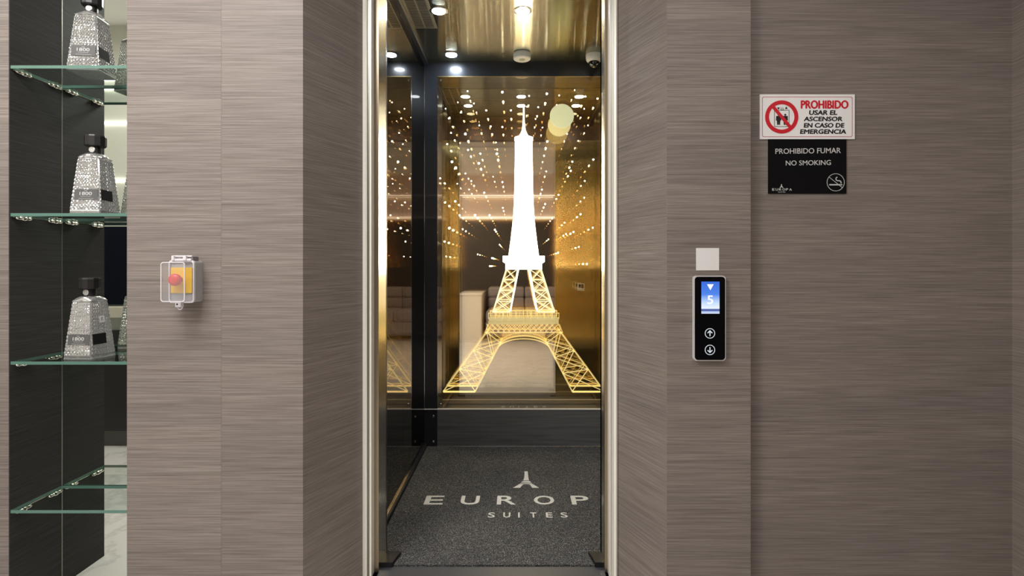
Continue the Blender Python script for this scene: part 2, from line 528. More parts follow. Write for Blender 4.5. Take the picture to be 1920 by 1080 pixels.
# front returns and header of the car, brushed gold, seen in the mirror
xl, xr = -.525, .29
cp('front_return', brush_uv(box(B(), XCL, xl, YF - .03, YF, 0, 2.24), (0, 0, 1), (1, 0, 0)), GOLD, 'brushed gold front return panel')
cp('front_return', brush_uv(box(B(), xk + .002, XCR, YF - .03, YF, 0, 2.24), (0, 0, 1), (1, 0, 0)), GOLD, 'brushed gold front return panel')
cp('front_header', brush_uv(box(B(), XCL, XCR, YF - .03, YF, 2.24, ZC), (0, 0, 1), (1, 0, 0)), HEADM, 'dark bronze header panel')
cp('door_edge', box(B(), X(722.5, 2.09) - .03, X(722.5, 2.09), 2.088, 2.118, 0, 2.2), mat('door_edge', (.10, .10, .11), .3, .9))
for s, x in ((1, X(722, 2.06)), (-1, X(1131, 2.06))):
    cp('door_guide', prism(B(), [(x - s * .02, 2.03), (x + s * .035, 2.03), (x + s * .05, 2.11), (x - s * .02, 2.11)], 0, .02), BLACK)
# hand rail and small panel on the front return, seen in the mirror
op = thing('car_operating_panel', 'small white panel with a dark screen on the gold front return beside the lift door', 'control panel', (.545, YF, 1.0))
obj('panel_body', box(B(), .515, .575, YF, YF + .012, .93, .985 + .01, .003), WHITE, op)
obj('screen', box(B(), .523, .567, YF + .012, YF + .0135, .955, .988), BLACK, op)

# ---------------------------------------------------------------- infinity-mirror mural on the rear wall
mural = thing('tower_light_mural', 'bronze mirror light box with glowing lattice tower, moon disc and tiny lights', 'light box', ((xp0 + xp1) / 2, D3 + .12, zp0))
def mp(name, bm, m, label=None, parent=mural, smooth=False):
    o = obj(name, bm, m, parent, smooth=smooth)
    if label: o['label'] = label
    return o
bm = box(B(), xp0, xp1, D3 + .002, D3 + .006, zp0, zp1, mi=1)
for f in bm.faces:
    if f.normal.y < -.9 or f.calc_center_median().y < D3 + .003: f.material_index = 0
CLEAR = clear_glass('clear_edge', (1, 1, 1))
TRANSP = half_mirror('clear_back', 0.0, (1, 1, 1), (1, 1, 1))
mp('front_glass', bm, [HALF, TRANSP], 'bronze tinted half mirror pane')
yb = D3 + .118
mp('rear_mirror', box(B(), xp0, xp1, yb, yb + .004, zp0, zp1), MIRROR_BRONZE, 'bronze rear mirror')
YT = D3 + .03
TY = mat('tower_lit', (.9, .72, .30), .35, 0, emit=(1, .83, .36), es=1.0)
TB = mat('tower_band', (.85, .78, .42), .4, 0, emit=(1, .9, .45), es=.5)
TG = emit('tower_glow', (1, .90, .70), 26)
TG2 = emit('tower_warm', (1, .88, .62), 9.0)
TCX = 982
def tp(px, py, side=1):
    """tower point from its half-width in the photo's pixels, mirrored to both sides"""
    return (X(TCX + side * px, YT), Z(py, YT))
y0, y1 = YT, YT + .010
u = .00338


def lattice(bm, P, Q, n, wd=.006, wd2=.0038, wedge=True, y0=y0, y1=y1, fr=None):
    """P and Q: the two edge rails (each bottom point, top point); crossed bays between them"""
    bar(bm, P[0], P[1], wd, y0, y1); bar(bm, Q[0], Q[1], wd, y0, y1)
    L = lambda A, t: (A[0][0] + (A[1][0] - A[0][0]) * t, A[0][1] + (A[1][1] - A[0][1]) * t)
    fr = fr or [k / n for k in range(n + 1)]
    for k in range(len(fr)):
        bar(bm, L(P, fr[k]), L(Q, fr[k]), wd2, y0, y1)
        if k + 1 < len(fr):
            bar(bm, L(P, fr[k]), L(Q, fr[k + 1]), wd2, y0, y1)
            bar(bm, L(Q, fr[k]), L(P, fr[k + 1]), wd2, y0, y1)
    return bm


for s in (-1, 1):
    bm = B()
    lattice(bm, (tp(151, 734, s), tp(67, 620, s)), (tp(91, 734, s), tp(42, 640, s)), 3, .0075, .0045, fr=[0, .36, .67, .97])
    bar(bm, tp(151, 735, s), tp(91, 735, s), .009, y0, y1)
    mp('tower_leg', bm, TY, 'gold lattice tower leg')
for s in (-1, 1):
    bm = B()
    lattice(bm, (tp(58, 585, s), tp(33, 505, s)), (tp(26, 585, s), tp(12, 505, s)), 4, .0062, .0036)
    mp('glowing_rail', bar(B(), tp(25, 583, s), tp(9, 500, s), .0085, y0 - .003, y0 - .0005), TG2)
    mp('tower_upper_leg', bm, emit('upper_leg_glow', (1, .86, .50), 3.0), 'glowing lattice tower leg')
# first platform: railing, banded frieze, diamond lattice, arch
bm = B()
for k in range(11): bar(bm, tp(-66 + 13.2 * k, 598), tp(-66 + 13.2 * k, 586.5), .003, y0 - .004, y0)
bar(bm, tp(-66.5, 587), tp(66.5, 587), .004, y0 - .004, y0)
bar(bm, tp(-62, 584), tp(62, 584), .0022, y1 + .01, y1 + .012)
for k in range(17): bar(bm, tp(-62 + 7.75 * k, 596), tp(-62 + 7.75 * k, 584), .0018, y1 + .01, y1 + .012)
mp('railing', bm, TY)
bm = B()
for k in range(10):
    a, b = -66 + 13.2 * k + .55, -66 + 13.2 * (k + 1) - .55
    pts = [tp(a, 608), tp(b, 608), tp(b, 595), tp(a, 595)]
    plate(bm, pts, y0 - .003, y1)
for k in range(1, 10): bar(bm, tp(-66 + 13.2 * k, 608), tp(-66 + 13.2 * k, 603.5), .0037, y0, y1)
mp('platform_band', bm, TB, 'pale yellow banded platform')
bm = B()
for k in range(-1, 14):
    a = -70 + 10 * k
    for q0, q1 in (((a, 623), (a + 15, 608)), ((a + 15, 623), (a, 608))):
        if q0[0] >= -71 and q1[0] <= 71 and q1[0] >= -71 and q0[0] <= 71: bar(bm, tp(*q0), tp(*q1), .0021, y0, y1)
bar(bm, tp(-73, 623.5), tp(73, 623.5), .005, y0, y1)
bar(bm, tp(-67, 608), tp(-73, 624), .004, y0, y1); bar(bm, tp(67, 608), tp(73, 624), .004, y0, y1)
mp('platform_lattice', bm, TY)
bm = B()
def arcp(t, r0, yt):   # arch line, t from -1 to 1
    return tp(r0 * math.sin(t * 1.15) / math.sin(1.15), yt + (1 - math.cos(t * 1.15)) * r0 * .5)
for k in range(24):
    t0, t1 = -1 + k / 12, -1 + (k + 1) / 12
    bar(bm, arcp(t0, 46, 635.5), arcp(t1, 46, 635.5), .0045, y0, y1)
    bar(bm, arcp(t0, 42, 630.5), arcp(t1, 42, 630.5), .0025, y0, y1)
for k in range(41):
    t = -1 + k / 20
    bar(bm, arcp(t, 46, 635.5), arcp(t, 42.5, 629.5), .0014, y0, y1)
for k in range(27):
    a = -39 + 3 * k
    bar(bm, tp(a, 624.5), tp(a, 630.5 + .0048 * a * a), .0014, y0 + .002, y1)
mp('platform_arch', bm, TY)
# second platform and the bright upper shaft
bm = B()
plate(bm, [tp(-34, 505), tp(34, 505), tp(34, 494), tp(39, 491), tp(39, 480), tp(-39, 480), tp(-39, 491), tp(-34, 494)], y0 - .003, y1)
mp('tower_platform', bm, TG, 'blown out glowing platform')
bm = B()
prof = [(505, 33), (480, 28.5), (450, 24.5), (420, 21), (390, 18.7), (360, 17.6), (330, 17), (300, 16.6), (264, 16.2)]
plate(bm, [tp(-b, a) for a, b in prof[1:]] + [tp(b, a) for a, b in prof[1:][::-1]], y0, y1)
plate(bm, [tp(-17, 264), tp(17, 264), tp(17, 257), tp(8, 254), tp(3.4, 245), tp(1.6, 228), tp(.8, 196), tp(-.8, 196), tp(-1.6, 228), tp(-3.4, 245), tp(-8, 254), tp(-17, 257)], y0, y1)
mp('tower_shaft', bm, TG, 'blazing white tower shaft and spire')
bm = plate(B(), circ(X(1053, YT), Z(219, YT), 22.5 * YT / 1000, 48), D3 + .010, D3 + .014)
mp('moon_disc', bm, mat('moon', (.85, .85, .60), .5, 0, emit=(.86, .92, .58), es=.75), 'pale yellow moon disc')
led_px = [(942, 174), (1025, 177), (877, 172), (859, 193), (992, 181), (1097, 182), (1077, 170), (836, 205), (912, 208), (864, 212),
          (1009, 202), (1120, 186), (1095, 205), (873, 252), (932, 289), (848, 304), (1026, 266), (942, 239), (1102, 236), (1048, 180),
          (1004, 224), (899, 236), (839, 271), (853, 317), (898, 307), (988, 201), (1020, 293), (878, 282), (842, 223), (925, 332),
          (843, 428), (834, 453), (837, 481), (896, 477), (923, 484), (919, 499), (891, 404), (928, 431), (937, 459), (1100, 495),
          (1075, 435), (1046, 474), (1028, 449), (1085, 463), (1061, 439), (854, 378), (880, 356), (1024, 322), (1047, 366), (1095, 371),
          (1070, 321), (1096, 340), (835, 380), (884, 340), (942, 342), (1016, 356), (1058, 418), (1035, 410), (918, 404), (862, 404),
          (901, 289), (858, 345), (873, 326), (1084, 265), (1073, 304), (1112, 300), (1017, 240), (920, 238), (889, 195), (958, 208),
          (1063, 252), (846, 250), (826, 335), (908, 362), (1088, 402), (1111, 427), (943, 390), (1022, 383), (930, 268), (868, 430)]
LED = emit('led_point', (1, .92, .75), 36)
first = None
for i, (px, py) in enumerate(led_px):
    big = .0052 if i in (0, 1, 13, 14, 15, 16, 30, 36, 24) else random.choice((.0026, .0032, .0038))
    p = Vector((X(px, YT), YT - .012, Z(py, YT))) - wpos(mural)
    if first is None:
        bm = B(); bmesh.ops.create_icosphere(bm, subdivisions=2, radius=1)
        me = bpy.data.meshes.new('light_point'); bm.to_mesh(me); bm.free(); me.materials.append(LED)
        for q in me.polygons: q.use_smooth = True
        first = bpy.data.objects.new('light_point', me); C.objects.link(first); first.parent = mural; o = first
    else:
        o = first.copy(); C.objects.link(o)
    big *= 1.25; o.location = p; o.scale = (big,) * 3
for px, py in ((826, 150), (826, 758)):
    for x in (X(px, D3), xp1 - (X(px, D3) - xp0)):
        mp('screw', lathe(B(), [(.006, 0), (.006, -.003), (.004, -.004)], 16, (x, D3 + .002, Z(py, D3)), 'Y'), CHROME)
mp('glass_edge', box(B(), xp0, xp0 + .003, D3 - .001, D3 + .002, zp0, zp1), CHROME)
mp('glass_edge', box(B(), xp0, xp1, D3 - .001, D3 + .002, zp1 - .003, zp1), mat('brass', (.5, .38, .18), .3, 1))

# ---------------------------------------------------------------- car ceiling fittings
COOL = emit('cool_lamp', (.78, .88, 1), 170)
def downlight(x, y):
    t = thing('recessed_downlight', '', 'downlight', (x, y, ZC), 'recessed downlights in the lift ceiling')
    obj('trim_ring', lathe(B(), [(.046, 0), (.046, -.003), (.036, -.004)], 32, (x, y, ZC)), CHROME, t)
    obj('lamp', lathe(B(), [(.033, -.004), (.033, -.0062)], 32, (x, y, ZC)), COOL, t)
    return t
d0 = downlight(-.404, 2.70)
d0['label'] = 'round downlight in the lift ceiling beside the vent, left of the big bright reflection'
for x, y, lb in ((.022, 2.70, 'round downlight in the middle of the lift ceiling, in front of the smoke detector'),
                 (.464, 2.70, 'round downlight at the right of the lift ceiling, half hidden by the door jamb'),
                 (-.41, 3.26, 'round downlight close above the dark rear beam in the left rear corner of the lift')):
    c = copy_tree(d0); c.location = (x, y, ZC); c['label'] = lb
t = thing('ceiling_vent', 'slotted vent in the left of the lift ceiling', 'vent', (-.50, 2.72, ZC))
obj('vent_plate', box(B(), -.565, -.44, 2.50, 2.90, ZC - .0015, ZC), mat('vent_plate', (.42, .41, .33), .35, .9), t)
for row in (0, 1):
    bm = B()
    for k in range(24): box(bm, -.555 + row * .055, -.51 + row * .055, 2.51 + k * .016, 2.517 + k * .016, ZC - .0022, ZC - .0014)
    obj('vent_slots', bm, BLACK, t)
t = thing('smoke_detector', 'white round smoke detector on the lift ceiling above the tower', 'smoke detector', (.022, 3.24, ZC))
obj('detector_body', lathe(B(), [(.048, 0), (.052, -.004), (.052, -.036), (.047, -.040)], 40, (.022, 3.24, ZC)), WHITE, t, smooth=False)
obj('sensor', lathe(B(), [(.018, -.040), (.015, -.043), (.010, -.042)], 24, (.022, 3.24, ZC)), mat('sensor', (.45, .43, .35), .4), t)
t = thing('dome_camera', 'white dome security camera in the right rear corner of the lift ceiling', 'security camera', (.463, 3.27, ZC))
obj('camera_base', lathe(B(), [(.05, 0), (.05, -.02), (.046, -.034), (.036, -.044)], 40, (.463, 3.27, ZC)), WHITE, t)
bm = B(); pr = [(.034 * math.cos(a), -.044 - .030 * math.sin(a)) for a in [i * math.pi / 2 / 8 for i in range(8)]]
obj('camera_dome', lathe(bm, pr, 32, (.463, 3.27, ZC)), mat('dome', (.01, .01, .01), .04, coat=1), t, smooth=True)
obj('lens', lathe(B(), [(.012, -.070), (.012, -.078), (.008, -.080)], 20, (.463, 3.262, ZC)), mat('lens', (.25, .25, .22), .1, .8), t)

# ---------------------------------------------------------------- the mat with its lettering
matm = mat('mat_pile', (.04, .04, .042), .9, spec=.2); n = N(matm)
g = n.n('ShaderNodeNewGeometry'); v = n.n('ShaderNodeTexVoronoi'); v.inputs['Scale'].default_value = 560
n.l(g.outputs['Position'], v.inputs['Vector'])
sep = n.n('ShaderNodeSeparateColor'); n.l(v.outputs['Color'], sep.inputs[0])
c1 = n.ramp(sep.outputs[0], [(0, (.016, .016, .019)), (.5, (.062, .063, .068)), (.82, (.12, .122, .125)), (.93, (.34, .34, .33)), (1, (.50, .50, .47))])
f2 = n.noise(n.pos((3, 3, 3)), 1, 3)
n.l(n.mix(c1, n.ramp(f2, [(.3, (.8, .8, .84)), (.7, (1.15, 1.13, 1.05))]), 1.0, 'MULTIPLY'), n.p.inputs['Base Color'])
n.bump(sep.outputs[1], .9, .003)
matw = mat('mat_letters', (.55, .54, .50), .9, spec=.1); n = N(matw)
f = n.noise(n.pos((400, 400, 400)), 1, 2); n.l(n.ramp(f, [(.30, (.42, .42, .40)), (.55, (.85, .84, .80))]), n.p.inputs['Base Color'])
ft = thing('floor_mat', 'dark grey speckled floor mat with white hotel lettering in the lift', 'mat', (0.03, 2.7, 0))
obj('mat_pile', box(B(), XCL + .018, XCR - .018, 2.04, D3 - .012, -.004, .006), matm, ft)
def fy(py): return H / (py - CY) * 1000
def flat_letter(s, px0, px1, pya, pyb):
    ym = fy((pya + pyb) / 2)
    add_text(bm := B(), s, X(px0, ym), X(px1, ym), fy(pyb), fy(pya), .0068, bold=.022, floor=True)
    obj('letter', bm, matw, ft)
for s, a, b in (('E', 797, 832), ('U', 864, 899), ('R', 932, 967), ('O', 1001, 1039), ('P', 1071, 1104), ('A', 1138, 1176)):
    flat_letter(s, a, b, 932, 948.5)
for s, a, b in (('S', 915, 928), ('U', 943.5, 957), ('I', 971.5, 974.5), ('T', 994, 1006), ('E', 1023.5, 1036), ('S', 1051, 1064)):
    flat_letter(s, a, b, 963.5, 973)
def fl(px, py):
    y = fy(py); return (X(px, y), y)
bm = B()
def floor_poly(pts):
    prism(bm, [fl(*p) for p in pts], .0058, .0070)
floor_poly([(983.5, 886), (989.5, 886), (990.5, 898), (992, 903), (981, 903), (983, 898)])
floor_poly([(980.5, 904.5), (993, 904.5), (996, 907), (977, 907)])
floor_poly([(976, 909), (984, 909), (980, 911.5), (975, 917), (962, 917), (969, 913)])
floor_poly([(989, 909), (997, 909), (1003, 912.5), (1010.5, 917), (998, 917), (994, 911.5)])
floor_poly([(976, 908.3), (997, 908.3), (998, 910), (975, 910)])
obj('tower_emblem', bm, matw, ft)

# ---------------------------------------------------------------- niche: glass shelves, clips, bottles
sz = [Z(125, D1), Z(402.5, D1), Z(681, D1), Z(960, D1)]
where = ['uppermost', 'second', 'third', 'lowest']
held = ['bottle seen from below', 'bottle without sticker on it', 'bottle with white sticker on it', 'nothing on it']
x0n, x1n = xs[1], xs[2]
def clip(x, y, z, parent):
    bm = B()
    for k, (dy, r) in enumerate(((-.016, .006), (.0, .0085), (.017, .006))):
        m = Matrix.Translation((x + .007, y + dy, z)) @ Matrix.Rotation(.4, 4, 'Y') @ Matrix.Diagonal((r * 1.1, .013, r * .95, 1))
        bmesh.ops.create_uvsphere(bm, u_segments=14, v_segments=8, radius=1, matrix=m)
    return obj('shelf_clip', bm, mat_clip, parent, smooth=True)
mat_clip = mat('clip_metal', (.85, .83, .74), .15, 1)
for i, z in enumerate(sz):
    t = thing('glass_shelf', f'green-edged glass shelf, {where[i]} of four in the niche, {held[i]}', 'shelf', ((x0n + x1n) / 2, 1.82, z - .005), 'glass shelves in the niche')
    bm = box(B(), x0n + .001, x1n - .002, D1 + .002, nb - .004, z - .005, z + .005, mi=0)
    for f in bm.faces:
        c = f.calc_center_median()
        if abs(c.z - z) < .002: f.material_index = 1
    obj('pane', bm, [GLASS, GLASS_EDGE], t)
    for y in (1.762, 1.882):
        clip(x0n, y, z - .0095 if i < 2 else z - .0095, t)
        clip(x1n - .014, y, z - .0095, t)
    bm = box(B(), x0n + .0002, x0n + .0016, D1 + .01, nb - .004, z - .0072, z - .0056)
    obj('shelf_rod', bm, mat_clip, t)

BG = mat('cut_glass', (.95, .96, .95), .03, 0, spec=.9, trans=1.0)
tt = BG.node_tree; gl = tt.nodes.new('ShaderNodeBsdfAnisotropic'); gl.inputs['Color'].default_value = (.95, .95, .95, 1); gl.inputs['Roughness'].default_value = .05
mx = tt.nodes.new('ShaderNodeMixShader'); mx.inputs[0].default_value = .45
tt.links.new(tt.nodes['Principled BSDF'].outputs[0], mx.inputs[1]); tt.links.new(gl.outputs[0], mx.inputs[2]); df = tt.nodes.new('ShaderNodeBsdfDiffuse'); df.inputs[0].default_value = (.88, .88, .88, 1)
mx2 = tt.nodes.new('ShaderNodeMixShader'); mx2.inputs[0].default_value = .11
tt.links.new(mx.outputs[0], mx2.inputs[1]); tt.links.new(df.outputs[0], mx2.inputs[2]); tt.links.new(mx2.outputs[0], tt.nodes['Material Output'].inputs[0])
BGc = mat('cut_glass_base', (.9, .92, .9), .03, 0, spec=.9, trans=.85)
CAP = mat('bottle_cap', (.014, .013, .013), .35)
LAB = mat('label_grey', (.10, .10, .10), .5)
LABB = mat('label_black', (.008, .008, .009), .6, spec=.2)
INK = mat('label_ink', (.62, .61, .6), .5)
def bw(z):     # half width of the bottle at height z
    if z < .012: return .0505
    if z < .190: return .0505 + (.0345 - .0505) * (z - .012) / .178
    t = min(1, (z - .190) / .020)
    return .0345 + (.0165 - .0345) * (1 - math.sqrt(max(0, 1 - t * t)))
def bottle(loc, rz, label):
    t = thing('square_decanter_bottle', label, 'bottle', (0, 0, 0), 'faceted glass bottles in the niche')
    bm = B(); M = 44; NN = 96; rows = []
    for j in range(NN + 1):
        z = .006 + .200 * j / NN
        hw = bw(z); c = min(.004, hw * .3)
        L = []
        for s in range(4):
            for k in range(M):
                q = -1 + 2 * (k + .0) / M
                # side s: normal direction
                a = -math.pi / 2 + s * math.pi / 2
                nx, ny = math.cos(a), math.sin(a); tx, ty = -ny, nx
                d = 0
                if .016 < z < .186 and abs(q) < .95:
                    U = q * 4.5; V = (z - .016) / .170 * 13
                    fa = abs(((U + V) % 1) - .5) * 2; fb = abs(((U - V) % 1) - .5) * 2
                    d = .0030 * (1 - max(fa, fb))
                rr = hw - .0015 + d
                if z > .19:   # blend to round at the shoulder
                    w_ = (z - .19) / .016
                    px_, py_ = nx * hw + tx * q * hw, ny * hw + ty * q * hw
                    l_ = math.hypot(px_, py_); w_ = min(1, w_)
                    L.append(bm.verts.new(((px_ * (1 - w_) + px_ / l_ * hw * w_), (py_ * (1 - w_) + py_ / l_ * hw * w_), z)))
                else:
                    e = hw - c * max(0, abs(q) - .9) / .1
                    L.append(bm.verts.new((nx * rr + tx * q * e, ny * rr + ty * q * e, z)))
        rows.append(L)
    n4 = 4 * M
    for a, b in zip(rows, rows[1:]):
        for k in range(n4): bm.faces.new((a[k], a[(k + 1) % n4], b[(k + 1) % n4], b[k]))
    bm.faces.new(rows[0][::-1]); bm.faces.new(rows[-1])
    obj('body', bm, BG, t)
    obj('base', box(B(), -.049, .049, -.049, .049, 0, .0062, .002), BGc, t, origin=(0, 0, 0))
    obj('neck', lathe(B(), [(.0155, .206), (.0165, .208), (.0165, .232), (.0155, .234)], 28), CAP, t)
    obj('medallion', lathe(B(), [(.010, 0), (.010, -.0015), (.0085, -.0022)], 24, (0, -.0160, .220), 'Y'), mat_med, t)
    bm = B(); lathe(bm, [(.028, .232), (.0305, .235), (.0310, .264), (.0295, .269)], 12)
    obj('cap', bm, CAP, t)
    # labels follow the taper of the faces
    def slab(x0, x1, z0, z1, m, off, name, par, side):
        bm = B()
        def pt(x, z, o):
            d = bw(z) + .0010 + o
            return (x, -d, z) if side == 0 else (d, x, z)
        v = [bm.verts.new(pt(x, z, o)) for o in (off - .0012, off) for x, z in ((x0, z0), (x1, z0), (x1, z1), (x0, z1))]
        for q in ((4, 5, 6, 7), (3, 2, 1, 0), (0, 1, 5, 4), (1, 2, 6, 5), (2, 3, 7, 6), (3, 0, 4, 7)): bm.faces.new([v[i] for i in q])
        bmesh.ops.recalc_face_normals(bm, faces=bm.faces)
        return obj(name, bm, m, par)
    lf = slab(-.034, .040, .048, .083, LAB, .0006, 'front_label', t, 0)
    bm = B()
    add_text(bm, '1800', -.017, .022, .063, .074, 0, bold=.01, th=.0003)
    for k, (a, b) in enumerate(((-.014, .019), (-.02, .028))):
        box(bm, a, b, 0, .0003, .0585 - k * .007, .0592 - k * .007)
    for k in range(5): box(bm, .0 + k * .002 - .003, .001 + k * .002 - .003, 0, .0003, .0765, .078 + (.001 if k == 2 else 0))
    for v_ in bm.verts:
        v_.co.y += -(bw(v_.co.z) + .0010 + .0006 + .0004)
    obj('lettering', bm, INK, lf)
    lr = slab(-.040, .012, .048, .083, LABB, .0006, 'side_label', t, 1)
    t.location = loc; t.rotation_euler = (0, 0, math.radians(rz))
    return t
mat_med = mat('medallion', (.7, .7, .68), .35, .7)
btl = bottle((X(172, 1.81), 1.812, sz[0] + .0052), 6, 'cut glass bottle on the highest shelf, its black cap cut off by the picture top')
bt2 = copy_tree(btl); bt2.location = (X(177, 1.80), 1.805, sz[1] + .0052); bt2.rotation_euler.z = math.radians(3)
bt2['label'] = 'cut glass bottle with full black cap on the second glass shelf from the top'
bt3 = copy_tree(btl); bt3.location = (X(169, 1.80), 1.80, sz[2] + .0052); bt3.rotation_euler.z = math.radians(-4)
bt3['label'] = 'cut glass bottle with a small white sticker on the third shelf'
bm = ring(B(), rrect(-.009, .009, .118, .140, .001, 1), rrect(-.005, .005, .123, .136, .001, 1), 0, .0008)
for v_ in bm.verts: v_.co = Vector((bw(v_.co.z) + .0016 - v_.co.y, v_.co.x + .002, v_.co.z))
me_o = obj('sticker', bm, mat('sticker', (.7, .7, .7), .5), None, origin=(0, 0, 0)); me_o.parent = bt3

# ---------------------------------------------------------------- emergency stop box
es = thing('emergency_stop_box', 'grey emergency stop box with clear cover and red button on the left wall panel', 'emergency stop', (-1.055, D1, 1.03))
GREYP = mat('grey_plastic', (.42, .42, .41), .4)
WHP = mat('frosted_plastic', (.7, .68, .7), .3)
bx0, bx1, bz0, bz1 = -1.094, -1.018, 1.034, 1.166
bm = B(); bev = rrect(bx0, bx1, bz0, bz1, .009)
plate(bm, bev, 1.676, D1)
obj('housing', bm, GREYP, es)
obj('face_plate', plate(B(), rrect(bx0 + .004, bx1 - .006, bz0 + .030, bz1 - .022, .003), 1.672, 1.676), mat('yellow_plate', (.98, .60, .03), .4), es)
bm = B(); lathe(bm, [(.010, 0), (.010, -.016)], 24, (-1.062, 1.672, 1.106), 'Y')
obj('button_stem', bm, mat('stem', (.45, .03, .02), .4), es)
lathe(bm2 := B(), [(.010, -.014), (.0185, -.018), (.0190, -.026), (.016, -.031), (.008, -.033)], 32, (-1.062, 1.672, 1.106), 'Y')
obj('push_button', bm2, mat('red_button', (.75, .05, .04), .35), es, smooth=True)
# clear cover: four thin walls, front, pale rim
bm = B(); ring(bm, rrect(bx0, bx1, bz0 + .004, bz1 - .004, .008), rrect(bx0 + .0022, bx1 - .0022, bz0 + .0062, bz1 - .0062, .006), 1.632, 1.675)
plate(bm, rrect(bx0 + .0002, bx1 - .0002, bz0 + .0042, bz1 - .0042, .008), 1.630, 1.6315)
cv = obj('cover', bm, COVER, es)
bm = ring(B(), rrect(bx0 - .002, bx1 + .002, bz0 - .001, bz1 + .001, .010), rrect(bx0 + .002, bx1 - .002, bz0 + .004, bz1 - .004, .007), 1.6705, 1.678)
obj('cover_rim', bm, WHP, cv)
bm = B()
ring(bm, rrect(bx0 + .001, bx1 - .001, bz0 + .005, bz1 - .005, .008), rrect(bx0 + .0035, bx1 - .0035, bz0 + .0075, bz1 - .0075, .006), 1.6285, 1.6300)
obj('cover_edge', bm, WHP, cv)
bm = B(); box(bm, bx0 + .012, bx1 - .006, 1.668, 1.70, bz1 - .001, bz1 + .006, .001)
box(bm, bx0 + .010, bx0 + .018, 1.665, 1.70, bz1, bz1 + .015, .001); box(bm, bx1 - .030, bx1 - .020, 1.665, 1.70, bz1, bz1 + .015, .001)
box(bm, bx0 + .010, bx1 - .006, 1.672, 1.680, bz1 + .011, bz1 + .016, .001)
obj('hinge', bm, WHP, es)
obj('hinge_block', box(B(), bx1 - .020, bx1 - .004, 1.675, 1.705, bz1, bz1 + .013, .001), mat('grey_block', (.2, .19, .19), .4), es)
bm = B(); box(bm, -1.066, -1.048, 1.655, 1.672, bz0 - .014, bz0 + .004, .002)
ring(bm, circ(-1.054, bz0 - .014, .008, 20), circ(-1.054, bz0 - .014, .005, 20), 1.66, 1.664)
obj('latch', bm, WHP, es)
obj('latch_hole', lathe(B(), [(.0026, 0), (.0026, -.0008)], 14, (-1.059, 1.655, bz0 - .004), 'Y'), BLACK, es)

# ---------------------------------------------------------------- landing call station
dS = 1.705
def sx(p): return X(p, dS)
def szz(p): return Z(p, dS)
cs = thing('lift_call_station', 'black glass lift call panel with blue floor display and two arrow buttons', 'call panel', (sx(1331), D1, szz(677)))
obj('frame', plate(B(), rrect(sx(1301), sx(1361.5), szz(677), szz(517), .011), dS + .002, D1), mat('silver_frame', (.80, .80, .79), .3, .25), cs)
obj('glass_face', plate(B(), rrect(sx(1303), sx(1359.5), szz(675), szz(519), .010), dS, dS + .004), mat('black_glass', (.003, .003, .004), .12, spec=.12), cs)
scr = bpy.data.materials.new('lcd'); scr.use_nodes = True; tt = scr.node_tree; tt.nodes.remove(tt.nodes['Principled BSDF'])
e = tt.nodes.new('ShaderNodeEmission'); tt.links.new(e.outputs[0], tt.nodes['Material Output'].inputs[0]); e.inputs[1].default_value = 1
g = tt.nodes.new('ShaderNodeNewGeometry'); sp = tt.nodes.new('ShaderNodeSeparateXYZ'); tt.links.new(g.outputs['Position'], sp.inputs[0])
mr = tt.nodes.new('ShaderNodeMapRange'); mr.inputs[1].default_value = szz(588); mr.inputs[2].default_value = szz(528); tt.links.new(sp.outputs['Z'], mr.inputs[0])
cr = tt.nodes.new('ShaderNodeValToRGB'); el = cr.color_ramp.elements
st = [(0, (.75, .85, 1)), (.07, (.35, .45, .8)), (.10, (.03, .05, .2)), (.13, (.10, .16, .5)), (.17, (.85, .93, 1)), (.35, (.55, .72, 1)), (.6, (.09, .25, .85)), (1, (.05, .16, .72))]
while len(el) < len(st): el.new(1)
for a, (p_, c_) in zip(el, st): a.position = p_; a.color = (*c_, 1)
tt.links.new(mr.outputs[0], cr.inputs[0]); tt.links.new(cr.outputs[0], e.inputs[0])
sc_ = obj('display', box(B(), sx(1315), sx(1349), dS - .0005, dS, szz(588), szz(528)), scr, cs)
bm = B()
add_text(bm, '5', sx(1326), sx(1337), szz(570), szz(554), dS - .0009, bold=.02, th=.0003)
plate(bm, [(sx(1325.5), szz(533)), (sx(1338), szz(533)), (sx(1331.7), szz(544))], dS - .0009, dS - .0006)
obj('floor_number', bm, emit('lcd_white', (1, 1, 1), 1.1), sc_)
BW = emit('button_light', (.9, .95, 1), .75)
for cyp, up in ((625, 1), (656, -1)):
    b = obj('button', lathe(B(), [(.0150, 0), (.0150, -.0006)], 36, (sx(1331), dS, szz(cyp)), 'Y'), mat('button_black', (.003, .003, .004), .15, spec=.12), cs)
    bm = B()
    cx_, cz_ = sx(1331), szz(cyp)
    ring(bm, circ(cx_, cz_, .0163, 40), circ(cx_, cz_, .0143, 40), dS - .0012, dS - .0004)
    bar(bm, (cx_, cz_ - .009 * up), (cx_, cz_ + .007 * up), .003, dS - .0012, dS - .0004)
    for s in (-1, 1): bar(bm, (cx_ - s * .0008, cz_ + .0090 * up), (cx_ + s * .0075, cz_ + .0010 * up), .003, dS - .0012, dS - .0004)
    obj('arrow', bm, BW, b)
o = obj('sticker', box(B(), X(1305, D1), X(1348, D1), D1 - .0012, D1 + .0005, Z(507, D1), Z(465, D1)), mat('sticker_paper', (.82, .81, .80), .5))
tag(o, 'small square white sticker on the wall above the lift call panel', 'sticker')

